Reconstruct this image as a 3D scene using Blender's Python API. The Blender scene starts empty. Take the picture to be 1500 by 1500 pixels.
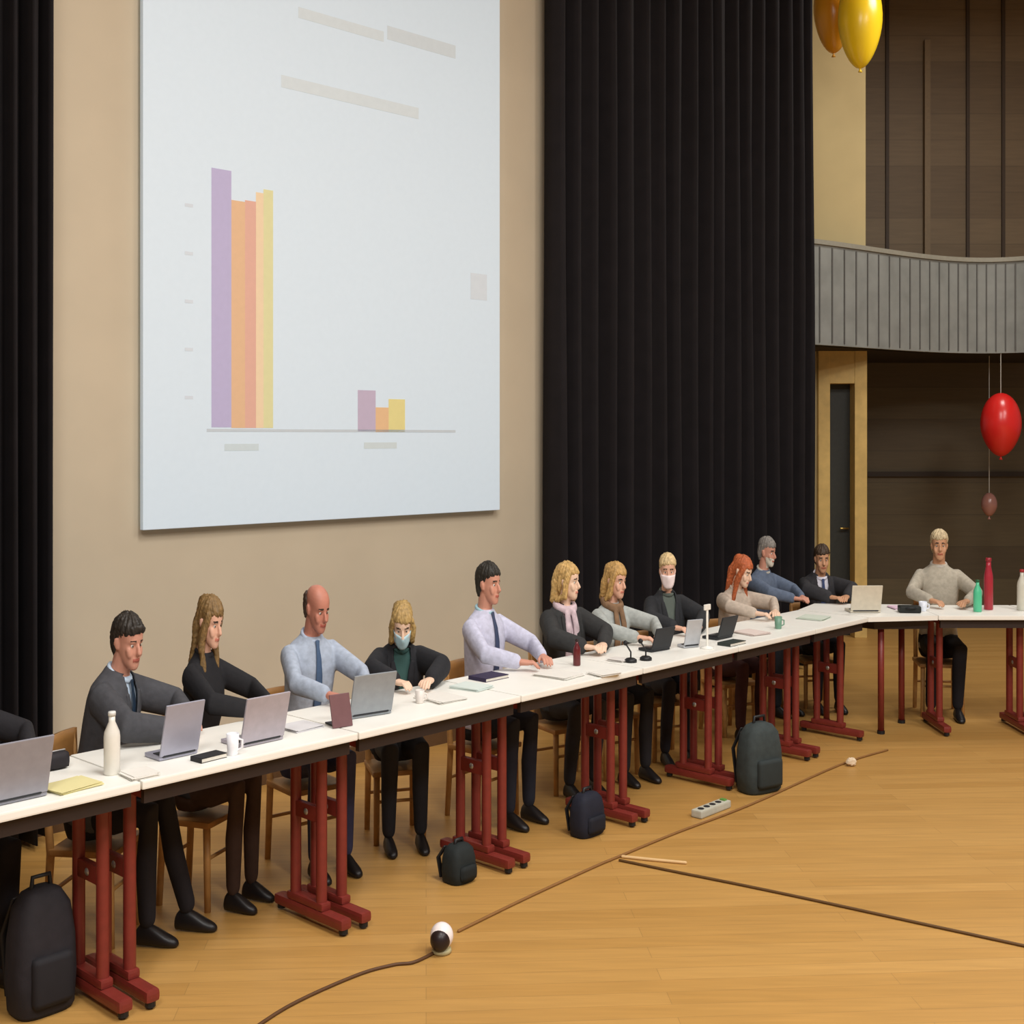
import bpy, bmesh, math, random
import numpy as np
from mathutils import Vector, Matrix
random.seed(7)
SC = bpy.context.scene
COL = SC.collection
R = math.radians
PI = math.pi

# ------------------------------------------------------------------ camera frame (photo treated as 1500 x 1500)
F, CX, HY, HC = 1800.0, 750.0, 640.0, 1.85
cam_d = bpy.data.cameras.new('camera'); cam = bpy.data.objects.new('camera', cam_d); COL.objects.link(cam)
cam.location = (0, 0, HC); cam.rotation_euler = (R(90), 0, 0)
cam_d.sensor_width = 36; cam_d.lens = 36 * F / 1500; cam_d.shift_y = -(750 - HY) / 1500
cam_d.clip_end = 100
SC.camera = cam

# the row of tables: origin, direction along it, direction away from the viewer
P0 = Vector((-1.4946, 3.587, 0)); U = Vector((0.6847, 0.7288, 0)).normalized(); V = Vector((-U.y, U.x, 0))
TZ = 0.75                                           # table height
YAW_ROW = math.atan2(U.y, U.x)
def W(u, v, z=0.0):
    p = P0 + U * u + V * v; return Vector((p.x, p.y, z))
def u_at(px, v):                                    # where the line at offset v crosses the photo column px
    r = (px - CX) / F; a = P0 + V * v
    return (r * a.y - a.x) / (U.x - r * U.y)
def at(px, v, z=0.0): return W(u_at(px, v), v, z)
def floor_pt(px, py):
    y = HC * F / (py - HY); return Vector(((px - CX) / F * y, y, 0))
def table_pt(px, py):
    y = (HC - TZ) * F / (py - HY); return Vector(((px - CX) / F * y, y, TZ))

# ------------------------------------------------------------------ materials
def lin(c):
    return tuple((x / 12.92 if x <= .04045 else ((x + .055) / 1.055) ** 2.4) for x in (v / 255 for v in c))
MC = {}
def mat(name, rgb, rough=.6, metal=0, noise=.06, scale=30, bump=0, spec=.4, emit=None, estr=0, sheen=0):
    if name in MC: return MC[name]
    m = bpy.data.materials.new(name); m.use_nodes = True; nt = m.node_tree
    b = nt.nodes['Principled BSDF']; c = lin(rgb)
    b.inputs['Roughness'].default_value = rough; b.inputs['Metallic'].default_value = metal
    b.inputs['Specular IOR Level'].default_value = spec
    if sheen: b.inputs['Sheen Weight'].default_value = sheen
    tc = nt.nodes.new('ShaderNodeTexCoord'); nz = nt.nodes.new('ShaderNodeTexNoise')
    nz.inputs['Scale'].default_value = scale; nz.inputs['Detail'].default_value = 3
    nt.links.new(tc.outputs['Object'], nz.inputs['Vector'])
    rp = nt.nodes.new('ShaderNodeValToRGB')
    rp.color_ramp.elements[0].position = .3; rp.color_ramp.elements[1].position = .7
    rp.color_ramp.elements[0].color = tuple(max(0, x * (1 - noise)) for x in c) + (1,)
    rp.color_ramp.elements[1].color = tuple(min(1, x * (1 + noise)) for x in c) + (1,)
    nt.links.new(nz.outputs['Fac'], rp.inputs['Fac']); nt.links.new(rp.outputs['Color'], b.inputs['Base Color'])
    if bump:
        bp = nt.nodes.new('ShaderNodeBump'); bp.inputs['Strength'].default_value = bump; bp.inputs['Distance'].default_value = .01
        nt.links.new(nz.outputs['Fac'], bp.inputs['Height']); nt.links.new(bp.outputs['Normal'], b.inputs['Normal'])
    if emit:
        b.inputs['Emission Color'].default_value = lin(emit) + (1,); b.inputs['Emission Strength'].default_value = estr
    MC[name] = m; return m

def plank_mat(name, a, b_, rough, axis_rot, length, width, gap=.985, vertical=False):
    """wood boards: brick pattern with grain"""
    m = bpy.data.materials.new(name); m.use_nodes = True; nt = m.node_tree; N = nt.nodes; L = nt.links
    bs = N['Principled BSDF']; bs.inputs['Roughness'].default_value = rough
    tc = N.new('ShaderNodeTexCoord'); mp = N.new('ShaderNodeMapping')
    mp.inputs['Rotation'].default_value = axis_rot
    L.new(tc.outputs['Object'], mp.inputs['Vector'])
    br = N.new('ShaderNodeTexBrick'); br.inputs['Scale'].default_value = 1
    br.inputs['Brick Width'].default_value = length; br.inputs['Row Height'].default_value = width
    br.inputs['Mortar Size'].default_value = width * .012; br.inputs['Mortar Smooth'].default_value = .3
    br.inputs['Color1'].default_value = lin(a) + (1,); br.inputs['Color2'].default_value = lin(b_) + (1,)
    br.inputs['Mortar'].default_value = tuple(x * .6 for x in lin(a)) + (1,)
    L.new(mp.outputs['Vector'], br.inputs['Vector'])
    mp2 = N.new('ShaderNodeMapping'); mp2.inputs['Rotation'].default_value = axis_rot
    mp2.inputs['Scale'].default_value = (2, 26, 26)
    L.new(tc.outputs['Object'], mp2.inputs['Vector'])
    nz = N.new('ShaderNodeTexNoise'); nz.inputs['Scale'].default_value = 1.5; nz.inputs['Detail'].default_value = 4
    L.new(mp2.outputs['Vector'], nz.inputs['Vector'])
    mr = N.new('ShaderNodeMapRange'); mr.inputs['To Min'].default_value = .8; mr.inputs['To Max'].default_value = 1.2
    L.new(nz.outputs['Fac'], mr.inputs['Value'])
    mx = N.new('ShaderNodeVectorMath'); mx.operation = 'SCALE'
    L.new(br.outputs['Color'], mx.inputs[0]); L.new(mr.outputs['Result'], mx.inputs['Scale'])
    L.new(mx.outputs['Vector'], bs.inputs['Base Color'])
    return m

# ------------------------------------------------------------------ mesh collecting
class MB:
    def __init__(s): s.v = []; s.f = []
    def add(s, vs, fs):
        o = len(s.v); s.v += [tuple(p) for p in vs]; s.f += [tuple(i + o for i in f) for f in fs]; return s
    def box(s, c, d, rot=0, bev=0.0, tilt=None):
        bm = bmesh.new(); bmesh.ops.create_cube(bm, size=1)
        for v in bm.verts: v.co = Vector((v.co.x * d[0], v.co.y * d[1], v.co.z * d[2]))
        if bev: bmesh.ops.bevel(bm, geom=bm.edges[:], offset=bev, segments=2, affect='EDGES', profile=.7)
        M = Matrix.Translation(c) @ Matrix.Rotation(rot, 4, 'Z')
        if tilt is not None: M = M @ tilt
        bm.verts.index_update()
        s.add([M @ v.co for v in bm.verts], [[v.index for v in f.verts] for f in bm.faces]); bm.free(); return s
    def tube(s, pts, rad, n=12, up=None, cap=True):
        pts = [Vector(p) for p in pts]
        if not isinstance(rad, (list,)): rad = [rad] * len(pts)
        rr = [(r, r) if not isinstance(r, tuple) else r for r in rad]
        rows = []
        prevx = None
        m = len(pts)
        tan = []
        for i in range(m):
            t = (pts[min(i + 1, m - 1)] - pts[max(i - 1, 0)]); tan.append(t.normalized() if t.length > 1e-9 else Vector((0, 0, 1)))
        seq = []
        if cap:
            r0 = max(rr[0]) ; 
            for a in (75, 45, 20): seq.append((pts[0] - tan[0] * min(rr[0]) * math.sin(R(a)), (rr[0][0] * math.cos(R(a)), rr[0][1] * math.cos(R(a))), tan[0]))
        for i in range(m): seq.append((pts[i], rr[i], tan[i]))
        if cap:
            for a in (20, 45, 75): seq.append((pts[-1] + tan[-1] * min(rr[-1]) * math.sin(R(a)), (rr[-1][0] * math.cos(R(a)), rr[-1][1] * math.cos(R(a))), tan[-1]))
        vs = []; fs = []
        for (p, (a, b), t) in seq:
            if prevx is None:
                ref = Vector(up) if up is not None else (Vector((1, 0, 0)) if abs(t.x) < .9 else Vector((0, 1, 0)))
            else: ref = prevx
            x = ref - t * ref.dot(t); x.normalize(); prevx = x
            y = t.cross(x)
            for k in range(n):
                q = 2 * PI * k / n; vs.append(p + x * (a * math.cos(q)) + y * (b * math.sin(q)))
        for i in range(len(seq) - 1):
            for k in range(n):
                fs.append((i * n + k, i * n + (k + 1) % n, (i + 1) * n + (k + 1) % n, (i + 1) * n + k))
        fs.append(tuple(reversed(range(n)))); fs.append(tuple((len(seq) - 1) * n + k for k in range(n)))
        return s.add(vs, fs)
    def loft(s, rings):
        n = len(rings[0]); vs = [p for r in rings for p in r]; fs = []
        for i in range(len(rings) - 1):
            for k in range(n): fs.append((i * n + k, i * n + (k + 1) % n, (i + 1) * n + (k + 1) % n, (i + 1) * n + k))
        fs.append(tuple(reversed(range(n)))); fs.append(tuple((len(rings) - 1) * n + k for k in range(n)))
        return s.add(vs, fs)
    def lathe(s, c, prof, n=24):
        return s.loft([[Vector((c[0] + r * math.cos(2 * PI * k / n), c[1] + r * math.sin(2 * PI * k / n), c[2] + z)) for k in range(n)] for r, z in prof])
    def ball(s, c, r, n=16, m=10):
        rr = r if isinstance(r, tuple) else (r, r, r)
        rings = []
        for i in range(m):
            a = -PI / 2 + PI * (i + .5) / m if 0 < i < m - 1 else (-PI / 2 + .12 if i == 0 else PI / 2 - .12)
            rings.append([Vector((c[0] + rr[0] * math.cos(a) * math.cos(2 * PI * k / n), c[1] + rr[1] * math.cos(a) * math.sin(2 * PI * k / n), c[2] + rr[2] * math.sin(a))) for k in range(n)])
        return s.loft(rings)
    def mesh(s, name):
        me = bpy.data.meshes.new(name); me.from_pydata(s.v, [], s.f); me.update(); return me
    def build(s, name, m, parent=None, smooth=False, world=True):
        me = s.mesh(name); me.materials.append(m)
        bm = bmesh.new(); bm.from_mesh(me); bmesh.ops.recalc_face_normals(bm, faces=bm.faces[:]); bm.to_mesh(me); bm.free()
        if smooth: me.polygons.foreach_set('use_smooth', [True] * len(me.polygons))
        return link(name, me, parent, world)

def link(name, me, parent=None, world=True):
    o = bpy.data.objects.new(name, me); COL.objects.link(o)
    if parent is not None:
        o.parent = parent
        if world: o.matrix_parent_inverse = MW[parent.name].inverted()
    MW[o.name] = MW[parent.name].copy() if (parent is not None and not world) else Matrix.Identity(4)
    return o
MW = {}
def empty(name, loc, rot=0):
    o = bpy.data.objects.new(name, None); COL.objects.link(o); o.location = loc; o.rotation_euler = (0, 0, rot); o.empty_display_size = .1
    MW[o.name] = Matrix.Translation(loc) @ Matrix.Rotation(rot, 4, 'Z'); return o
def tag(o, label=None, cat=None, group=None, kind=None):
    if label: o['label'] = label
    if cat: o['category'] = cat
    if group: o['group'] = group
    if kind: o['kind'] = kind
    return o
def struct(o, label=None): 
    return tag(o, label, kind='structure')
def smooth_angle(o, a=40):
    me = o.data; me.polygons.foreach_set('use_smooth', [True] * len(me.polygons))
    try: me.set_sharp_from_angle(angle=R(a))
    except Exception: pass

# ------------------------------------------------------------------ the room
m_floor = plank_mat('parquet', (188, 144, 80), (176, 132, 69), .42, (0, 0, R(-4)), 1.6, .09)
m_wall = mat('beige plaster', (198, 184, 160), .85, noise=.03, scale=3)
m_cream = mat('cream paint', (196, 176, 128), .8, noise=.04, scale=3)
m_black = mat('black velour', (27, 23, 25), .85, noise=.15, scale=8, spec=.25)
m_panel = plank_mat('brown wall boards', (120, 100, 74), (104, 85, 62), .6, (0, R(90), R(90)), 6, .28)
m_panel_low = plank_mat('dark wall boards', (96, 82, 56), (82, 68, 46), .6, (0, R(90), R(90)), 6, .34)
m_grey = mat('grey concrete', (136, 138, 134), .8, noise=.12, scale=5)
m_frame = mat('yellow varnished wood', (204, 172, 104), .5, noise=.1, scale=12)
m_door = mat('dark green grey door', (44, 46, 42), .5, noise=.1)
m_ceil = mat('ceiling white', (200, 196, 186), .9)

struct(MB().box((0, 6, -.05), (24, 24, .1)).build('floor', m_floor))
struct(MB().box((0, 6, 6.65), (24, 24, .1)).build('ceiling', m_ceil))

WD = Vector((.717, .697, 0)).normalized(); WN = Vector((-WD.y, WD.x, 0)); WC = 5.61
WROT = math.atan2(WD.y, WD.x)
def wall_s(px):
    r = (px - CX) / F; y = WC / (WN.x * r + WN.y); return WD.x * r * y + WD.y * y
def wall_xy(s, off=0):                      # off: towards the viewer
    return WD * s + WN * (WC - off)
def wall_z(px, py):
    r = (px - CX) / F; y = WC / (WN.x * r + WN.y); return HC - (py - HY) / F * y
s0, s1 = wall_s(-260), wall_s(1180)
c = wall_xy((s0 + s1) / 2, -.06)
struct(MB().box((c.x, c.y, 3.3), (s1 - s0, .1, 6.6), WROT).build('wall_back', m_wall))
# skirting
c = wall_xy((s0 + s1) / 2, .0)
struct(MB().box((c.x, c.y, .05), (s1 - s0, .02, .1), WROT).build('baseboard_back', mat('skirting brown', (92, 66, 42), .5)))

def curtain(name, sa, sb, folds, amp, off, label, seed):
    rnd = random.Random(seed); nx = folds * 14; zs = [0.03, .5, 1, 1.6, 2.2, 3, 4, 5, 6.3]
    ph = [rnd.uniform(-.5, .5) for _ in range(folds + 2)]; am = [rnd.uniform(.55, 1.25) for _ in range(folds + 2)]
    def prof(t, z):
        k = t * folds; i = int(k); fr = k - i
        p = k + .35 * ((1 - fr) * ph[i] + fr * ph[i + 1]); a = amp * ((1 - fr) * am[i] + fr * am[i + 1])
        return a * (math.sin(2 * PI * p) + .25 * math.sin(4 * PI * p + ph[i] + z * .2)) * (1 + .08 * math.sin(z * 1.3 + i))
    vs = []; fs = []
    for z in zs:
        for j in range(nx + 1):
            t = j / nx; p = wall_xy(sa + (sb - sa) * t, off + prof(t, z)); vs.append((p.x, p.y, z))
    n1 = nx + 1
    for i in range(len(zs) - 1):
        for j in range(nx): fs.append((i * n1 + j, i * n1 + j + 1, (i + 1) * n1 + j + 1, (i + 1) * n1 + j))
    me = bpy.data.meshes.new(name); me.from_pydata(vs, [], fs); me.materials.append(m_black)
    me.polygons.foreach_set('use_smooth', [True] * len(me.polygons))
    root = empty(name, wall_xy((sa + sb) / 2, off))
    o = link('curtain_cloth', me, root); sd = o.modifiers.new('t', 'SOLIDIFY'); sd.thickness = .006
    a, b = wall_xy(sa, off), wall_xy(sb, off)
    MB().tube([(a.x, a.y, 6.36), (b.x, b.y, 6.36)], .03).build('curtain_rail', mat('rail metal', (60, 60, 60), .4, .8), root, True)
    tag(root, label, 'curtain'); return root
curtain('stage_curtain', wall_s(786), wall_s(1159), 17, .085, .13, 'wide pleated black curtain hanging right of the projection screen', 3)
curtain('stage_curtain', wall_s(-230), wall_s(53), 9, .07, .13, 'black curtain at the left edge of the beige wall', 5)

# ---- projection screen with its picture
sa, sb = wall_s(203), wall_s(725); zb = wall_z(203, 776); zt = 4.95
scr = empty('projection_screen', wall_xy((sa + sb) / 2, .04), WROT)
m_scr = mat('projected white', (204, 212, 218), .7, noise=.01, emit=(196, 232, 255), estr=.2)
def on_screen(s_a, s_b, z_a, z_b, off, th): 
    p = wall_xy((s_a + s_b) / 2, off); return (p.x, p.y, (z_a + z_b) / 2), (s_b - s_a, th, z_b - z_a)
cc, dd = on_screen(sa, sb, zb, zt, .03, .03)
MB().box(cc, dd, WROT, .004).build('screen_panel', m_scr, scr)
def slide_piece(name, pxa, pxb, pya, pyb, rgb, estr=.17, ref=None):
    s_a, s_b = wall_s(pxa), wall_s(pxb); ref = ref or (pxa + pxb) / 2
    z_b, z_a = wall_z(ref, pya), wall_z(ref, pyb)
    cc, dd = on_screen(s_a, s_b, z_a, z_b, .0455, .0012)
    m = mat('projected ' + str(rgb), rgb, .7, noise=.02, emit=rgb, estr=estr)
    return MB().box(cc, dd, WROT).build(name, m, scr)
slide_piece('chart_bar', 303, 332, 250, 626, (176, 168, 200))
slide_piece('chart_bar', 332, 352, 296, 627, (212, 174, 138))
slide_piece('chart_bar', 352, 368, 296, 627, (210, 164, 147))
slide_piece('chart_bar', 368, 379, 284, 627, (222, 198, 164))
slide_piece('chart_bar', 379, 393, 280, 627, (208, 204, 156))
slide_piece('chart_bar', 517, 543, 572, 632, (182, 168, 188))
slide_piece('chart_bar', 543, 562, 597, 633, (216, 178, 136))
slide_piece('chart_bar', 562, 586, 585, 633, (214, 202, 138))
slide_piece('chart_axis', 296, 660, 629, 633, (186, 194, 200))
slide_piece('axis_label', 322, 372, 650, 660, (192, 204, 208))
slide_piece('axis_label', 526, 574, 648, 657, (194, 204, 206))
for k in range(5):
    slide_piece('axis_tick', 264, 276, 300 + 70 * k, 305 + 70 * k, (198, 206, 214))
slide_piece('slide_mark', 682, 706, 402, 440, (200, 208, 215))
slide_piece('text_line', 405, 606, 112, 130, (200, 209, 213), ref=405)
slide_piece('text_line', 430, 555, 10, 26, (200, 209, 213), ref=420)
slide_piece('text_line', 560, 660, 40, 60, (196, 205, 210), ref=560)
tag(scr, 'large white projected slide with coloured bar chart on the beige wall', 'screen')
# black dropper edge above the picture (out of frame) and slim border
cc, dd = on_screen(sa - .05, sb + .05, zt, zt + .12, .05, .1)
MB().box(cc, dd, WROT, .02).build('screen_case', mat('case white', (210, 210, 208), .5), scr)

# ---- far end: pier with the door, balcony, board walls
def X(px, y): return (px - CX) / F * y
def Zp(py, y): return HC - (py - HY) / F * y
PY = 11.35
xa, xb = X(1040, PY), X(1268, PY)
dxa, dxb, dzt = X(1197, PY), X(1268, PY), Zp(512, PY)
struct(MB().box(((xa + xb) / 2, PY + .15, (dzt + 6.6) / 2), (xb - xa, .3, 6.6 - dzt)).box(((xa + dxa) / 2, PY + .15, dzt / 2), (dxa - xa, .3, dzt)).build('wall_end', m_cream))
d = empty('door_1', ((dxa + dxb) / 2, PY, 0)); struct(d, 'dark narrow door in a yellow wooden frame below the balcony')
lx, rx, lt = X(1214, PY), X(1250, PY), Zp(562, PY)
fr = MB(); fr.box(((dxa + lx) / 2, PY + .1, dzt / 2), (lx - dxa, .3, dzt), bev=.006); fr.box(((rx + dxb) / 2, PY + .1, dzt / 2), (dxb - rx, .3, dzt), bev=.006)
fr.box(((lx + rx) / 2, PY + .1, (lt + dzt) / 2), (rx - lx, .29, dzt - lt), bev=.004)
fr.build('door_frame', m_frame, d)
MB().box(((lx + rx) / 2, PY + .14, lt / 2), (rx - lx, .05, lt)).build('door_leaf', m_door, d)
MB().tube([(rx - .03, PY + .11, 1.0), (rx - .03, PY + .06, 1.0), (rx - .1, PY + .06, 1.0)], .009, 8).build('door_handle', mat('brass', (190, 160, 90), .3, .9), d, True)

BY = 13.2
xl, xr = X(1150, BY), X(1900, BY)
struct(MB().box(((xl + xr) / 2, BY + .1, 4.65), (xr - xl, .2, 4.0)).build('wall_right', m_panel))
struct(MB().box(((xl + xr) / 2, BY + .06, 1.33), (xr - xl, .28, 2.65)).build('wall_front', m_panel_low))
struct(MB().box(((xl + xr) / 2, BY - .1, Zp(694, BY)), (xr - xl, .05, .05)).build('trim_1', mat('ledge brown', (48, 36, 26), .6)))
px_ = X(1358, BY - .04)
struct(MB().box((px_, BY - .03, 4.4), (.06, .06, 3.4)).build('trim_2', mat('pale lath', (128, 108, 82), .6)))
for i, q in enumerate((1300, 1418, 1470)):
    struct(MB().box((X(q, BY - .02), BY - .01, 4.7), (.035, .03, 3.7)).build('trim_%d' % (i + 3), mat('dark lath', (66, 51, 38), .6)))
# balcony: parapet follows a shallow bend
def bez(pts, n):
    out = []
    for i in range(n + 1):
        t = i / n; q = [Vector(p) for p in pts]
        while len(q) > 1: q = [q[j] * (1 - t) + q[j + 1] * t for j in range(len(q) - 1)]
        out.append(q[0])
    return out
path = bez([(X(q, y), y, 0) for q, y in ((1080, 10.25), (1290, 10.2), (1400, 13.2), (1560, 11.4), (1780, 9.6))], 40)
pb, pt = 2.64, 3.50
def ribbon(pathpts, th, z0, z1):
    mb = MB(); n = len(pathpts); L = []; Rr = []
    for i, p in enumerate(pathpts):
        t = (pathpts[min(i + 1, n - 1)] - pathpts[max(i - 1, 0)]).normalized(); nn = Vector((-t.y, t.x, 0))
        L.append(p); Rr.append(p + nn * th)
    rings = [[Vector((a.x, a.y, z0)), Vector((b.x, b.y, z0)), Vector((b.x, b.y, z1)), Vector((a.x, a.y, z1))] for a, b in zip(L, Rr)]
    return mb.loft(rings)
bal = empty('balcony', path[20]); struct(bal, 'grey curved balcony parapet above the door at the far end')
o = ribbon(path, .12, pb, pt).build('parapet', m_grey, bal); smooth_angle(o)
off = [p + Vector((0, -.02, 0)) for p in path]
o = ribbon(off, .17, pt, pt + .04).build('coping', mat('coping pale', (150, 146, 132), .6), bal); smooth_angle(o)
# parapet ribs: grooves read as vertical board joints
ribs = MB()
for i in range(2, 40):
    p = path[i]; t = (path[i + 1] - path[i - 1]).normalized()
    ribs.box((p.x, p.y, (pb + pt) / 2), (.012, .016, pt - pb - .04), math.atan2(t.y, t.x))
ribs.build('board_joints', mat('grey joint', (96, 95, 92), .8), bal)
slab_v = [Vector((p.x, p.y + .06, 0)) for p in path] + [Vector((path[-1].x, BY - .02, 0)), Vector((path[0].x, BY - .02, 0))]
n = len(slab_v)
mb = MB(); mb.add([(p.x, p.y, pb) for p in slab_v] + [(p.x, p.y, pb + .2) for p in slab_v],
    [tuple(reversed(range(n))), tuple(range(n, 2 * n))] + [(i, (i + 1) % n, n + (i + 1) % n, n + i) for i in range(n)])
mb.build('balcony_deck', mat('deck dark', (44, 36, 30), .8), bal)
p = floor_pt
pr = path[33]
# wall side behind the viewer's right is outside the frame and left out

# ------------------------------------------------------------------ balloons
def balloon(c, r, h, rgb, label, hang_to, group=None, mname=None):
    root = empty('balloon', (c[0], c[1], c[2] - h * .5))
    m = mat(mname or 'latex ' + str(rgb), rgb, .25, noise=.03, scale=4, spec=.6)
    prof = []
    for i in range(22):
        a = i / 21 * PI; z = -math.cos(a); rr = math.sin(a) * (1 - .18 * max(0, -z) ** 1.5)
        prof.append((max(.004, rr * r), z * h / 2))
    MB().lathe(c, prof, 28).build('bulb', m, root, True)
    MB().lathe((c[0], c[1], c[2] - h / 2 - .03), [(.018, 0), (.012, .01), (.006, .025), (.01, .035)], 12).build('knot', m, root, True)
    if hang_to is not None:
        MB().tube([(c[0], c[1], c[2] + h / 2 - .005), (c[0], c[1], hang_to)], .004, 6).build('string', mat('string white', (190, 186, 176), .7), root)
    return tag(root, label, 'balloon', group)
balloon((X(1260, 10.2), 10.2, Zp(28, 10.2)), .18, .82, (255, 214, 36), 'bright yellow balloon hanging lowest above the cream wall', 6.6, mname='latex yellow')
balloon((X(1221, 10.6), 10.6, Zp(12, 10.6)), .17, .78, (226, 158, 34), 'orange balloon hanging against the curtain edge beside the yellow one', 6.6, mname='latex orange')
balloon((X(1232, 9.98), 9.98, Zp(-66, 9.98)), .12, .5, (236, 160, 150), 'pink balloon tucked above the yellow and orange balloons', 6.6, mname='latex pink')
# red balloon and pale one hang from the balcony deck
ry = 11.6
balloon((X(1466, ry), ry, Zp(622, ry)), .185, .60, (226, 42, 38), 'shiny red balloon hanging under the balcony', pb, mname='latex red')
balloon((X(1449, 12.0), 12.0, Zp(739, 12.0)), .075, .23, (168, 118, 106), 'small dusty pink balloon hanging below the red balloon', pb, mname='latex dusty')

# ------------------------------------------------------------------ tables
m_top = mat('white laminate', (240, 238, 230), .45, noise=.02, scale=6)
m_red = mat('red brown steel', (120, 42, 34), .45, noise=.08, spec=.5)
m_apron = mat('dark apron', (44, 32, 28), .6)
m_glide = mat('black plastic', (24, 24, 26), .5)
m_steel = mat('brushed steel', (170, 168, 166), .35, .7)
TD = .48
def leg_frame(root, u, side):
    """one end frame: two posts, cross plate, foot with glides; built in table-local coordinates"""
    x = u
    mb = MB()
    for y in (.16, .32): mb.tube([(x, y, .05), (x, y, TZ - .05)], (.021), 10, cap=False)
    mb.box((x, .24, .42), (.026, .19, .06), bev=.006); mb.box((x, .24, TZ - .055), (.04, .38, .03), bev=.005)
    f = mb.build('leg', m_red, root, True, world=False); smooth_angle(f)
    mb = MB(); mb.box((x, .22, .045), (.05, .42, .04), bev=.014); mb.box((x, .24, .08), (.045, .22, .03), bev=.01)
    f2 = mb.build('foot', m_red, f, world=False)
    for y in (.03, .41): MB().tube([(x, y, .008), (x, y, .03)], .017, 10, cap=False).build('glide', m_glide, f, world=False)
    MB().ball((x, .24, .42), (.02, .018, .018), 12, 8).build('bolt', m_steel, f, True, world=False)
    return f
joints = [u_at(-70, .0), u_at(148, .26), u_at(462, .26), u_at(700, .26), u_at(880, .26), u_at(1022, .26), u_at(1137, .26), 5.35]
TLAB = ['long white table at the left edge, first of the row', 'white table in front of the man in the grey blazer and the woman in black',
        'white table in front of the man in the pale blue shirt', 'white table in front of the masked blonde woman and the man with a navy tie',
        'white table with the dark red bottle, in front of the blonde women', 'white table with the thin white stand on it',
        'white table in front of the red haired woman']
for i in range(7):
    a, b = joints[i], joints[i + 1]
    a += .003; b -= .003
    root = empty('meeting_table', W(a, 0), YAW_ROW); L = b - a
    tag(root, TLAB[i], 'table', 'white tables set end to end in the long row')
    MB().box((L / 2, TD / 2, TZ - .014), (L, TD, .028), bev=.006).build('table_top', m_top, root, world=False)
    for y in (.035, TD - .05): MB().box((L / 2, y, TZ - .055), (L - .04, .02, .05)).build('apron', m_apron, root, world=False)
    leg_frame(root, .045, 1); leg_frame(root, L - .045, -1)
# corner table and the end tables
def poly_slab(pts, z0, z1):
    n = len(pts); mb = MB()
    return mb.add([(p[0], p[1], z0) for p in pts] + [(p[0], p[1], z1) for p in pts],
                  [tuple(reversed(range(n))), tuple(range(n, 2 * n))] + [(i, (i + 1) % n, n + (i + 1) % n, n + i) for i in range(n)])
EA = W(5.355, 0); EB = W(5.355, TD)
root = empty('corner_table', (2.2, 7.8, 0)); tag(root, 'white wedge shaped table joining the long row to the end tables', 'table')
cp = [(EA.x, EA.y), (2.62, 7.56), (2.62, 8.06), (2.0, 8.12), (EB.x, EB.y)]
poly_slab(cp, TZ - .028, TZ).build('table_top', m_top, root)
inn = [(2.24, 7.6), (2.58, 7.62), (2.58, 8.0), (2.03, 8.05), (1.94, 7.92)]
poly_slab(inn, TZ - .09, TZ - .03).build('apron', m_apron, root)
for q in ((2.30, 7.66), (2.52, 7.95), (2.04, 7.97)):
    l = MB().tube([(q[0], q[1], .02), (q[0], q[1], TZ - .03)], .02, 10, cap=False).build('leg', m_red, root, True)
    MB().tube([(q[0], q[1], .0), (q[0], q[1], .02)], .024, 10, cap=False).build('glide', m_glide, l)
def end_table(x0, x1, y0, y1, label):
    root = empty('end_table', (x0, y0, 0)); L = x1 - x0
    tag(root, label, 'table', 'white tables along the far end')
    MB().box((L / 2, TD / 2, TZ - .014), (L, TD, .028), bev=.006).build('table_top', m_top, root, world=False)
    for y in (.035, TD - .05): MB().box((L / 2, y, TZ - .055), (L - .04, .02, .05)).build('apron', m_apron, root, world=False)
    leg_frame(root, .06, 1); leg_frame(root, L - .06, -1)
    return root
end_table(2.625, 3.25, 7.56, 8.0, 'white end table in front of the man in the pale jumper')
end_table(3.255, 4.0, 7.56, 8.0, 'white end table at the right edge behind the red bottle')

# ------------------------------------------------------------------ people
HX = .63                                     # everyone is slender in this room
SKIN = {'fair': (222, 172, 146), 'rosy': (202, 144, 122), 'red': (190, 126, 106), 'tan': (196, 146, 112), 'pale': (232, 196, 170)}
HEAD = [  # z, half width, front y, back y
    (-.004, .018, -.078, -.035), (.004, .032, -.090, -.02), (.02, .046, -.094, .01), (.035, .053, -.094, .03), (.05, .058, -.0935, .05), (.066, .062, -.0905, .068), (.082, .0655, -.0905, .080),
    (.098, .068, -.086, .089), (.112, .0695, -.0855, .094), (.126, .071, -.0945, .098), (.142, .0735, -.0955, .1), (.16, .0745, -.0925, .1),
    (.178, .072, -.084, .095), (.195, .064, -.068, .083), (.208, .052, -.048, .066), (.218, .034, -.026, .043), (.224, .012, -.004, .018)]
def ring(z, hw, f, b, n=32, e=2.3, noise=None):
    cy, hd = (f + b) / 2, (b - f) / 2; out = []
    for k in range(n):
        a = 2 * PI * k / n; cs, sn = math.cos(a), math.sin(a)
        x = hw * math.copysign(abs(cs) ** (2 / e), cs); y = cy + hd * math.copysign(abs(sn) ** (2 / e), sn)
        out.append(Vector((x, y, z)))
    return out
def head_at(z):
    for a, b in zip(HEAD, HEAD[1:]):
        if a[0] <= z <= b[0]:
            t = (z - a[0]) / (b[0] - a[0]); return [a[i] * (1 - t) + b[i] * t for i in range(1, 4)]
    return list(HEAD[-1][1:])
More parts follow.
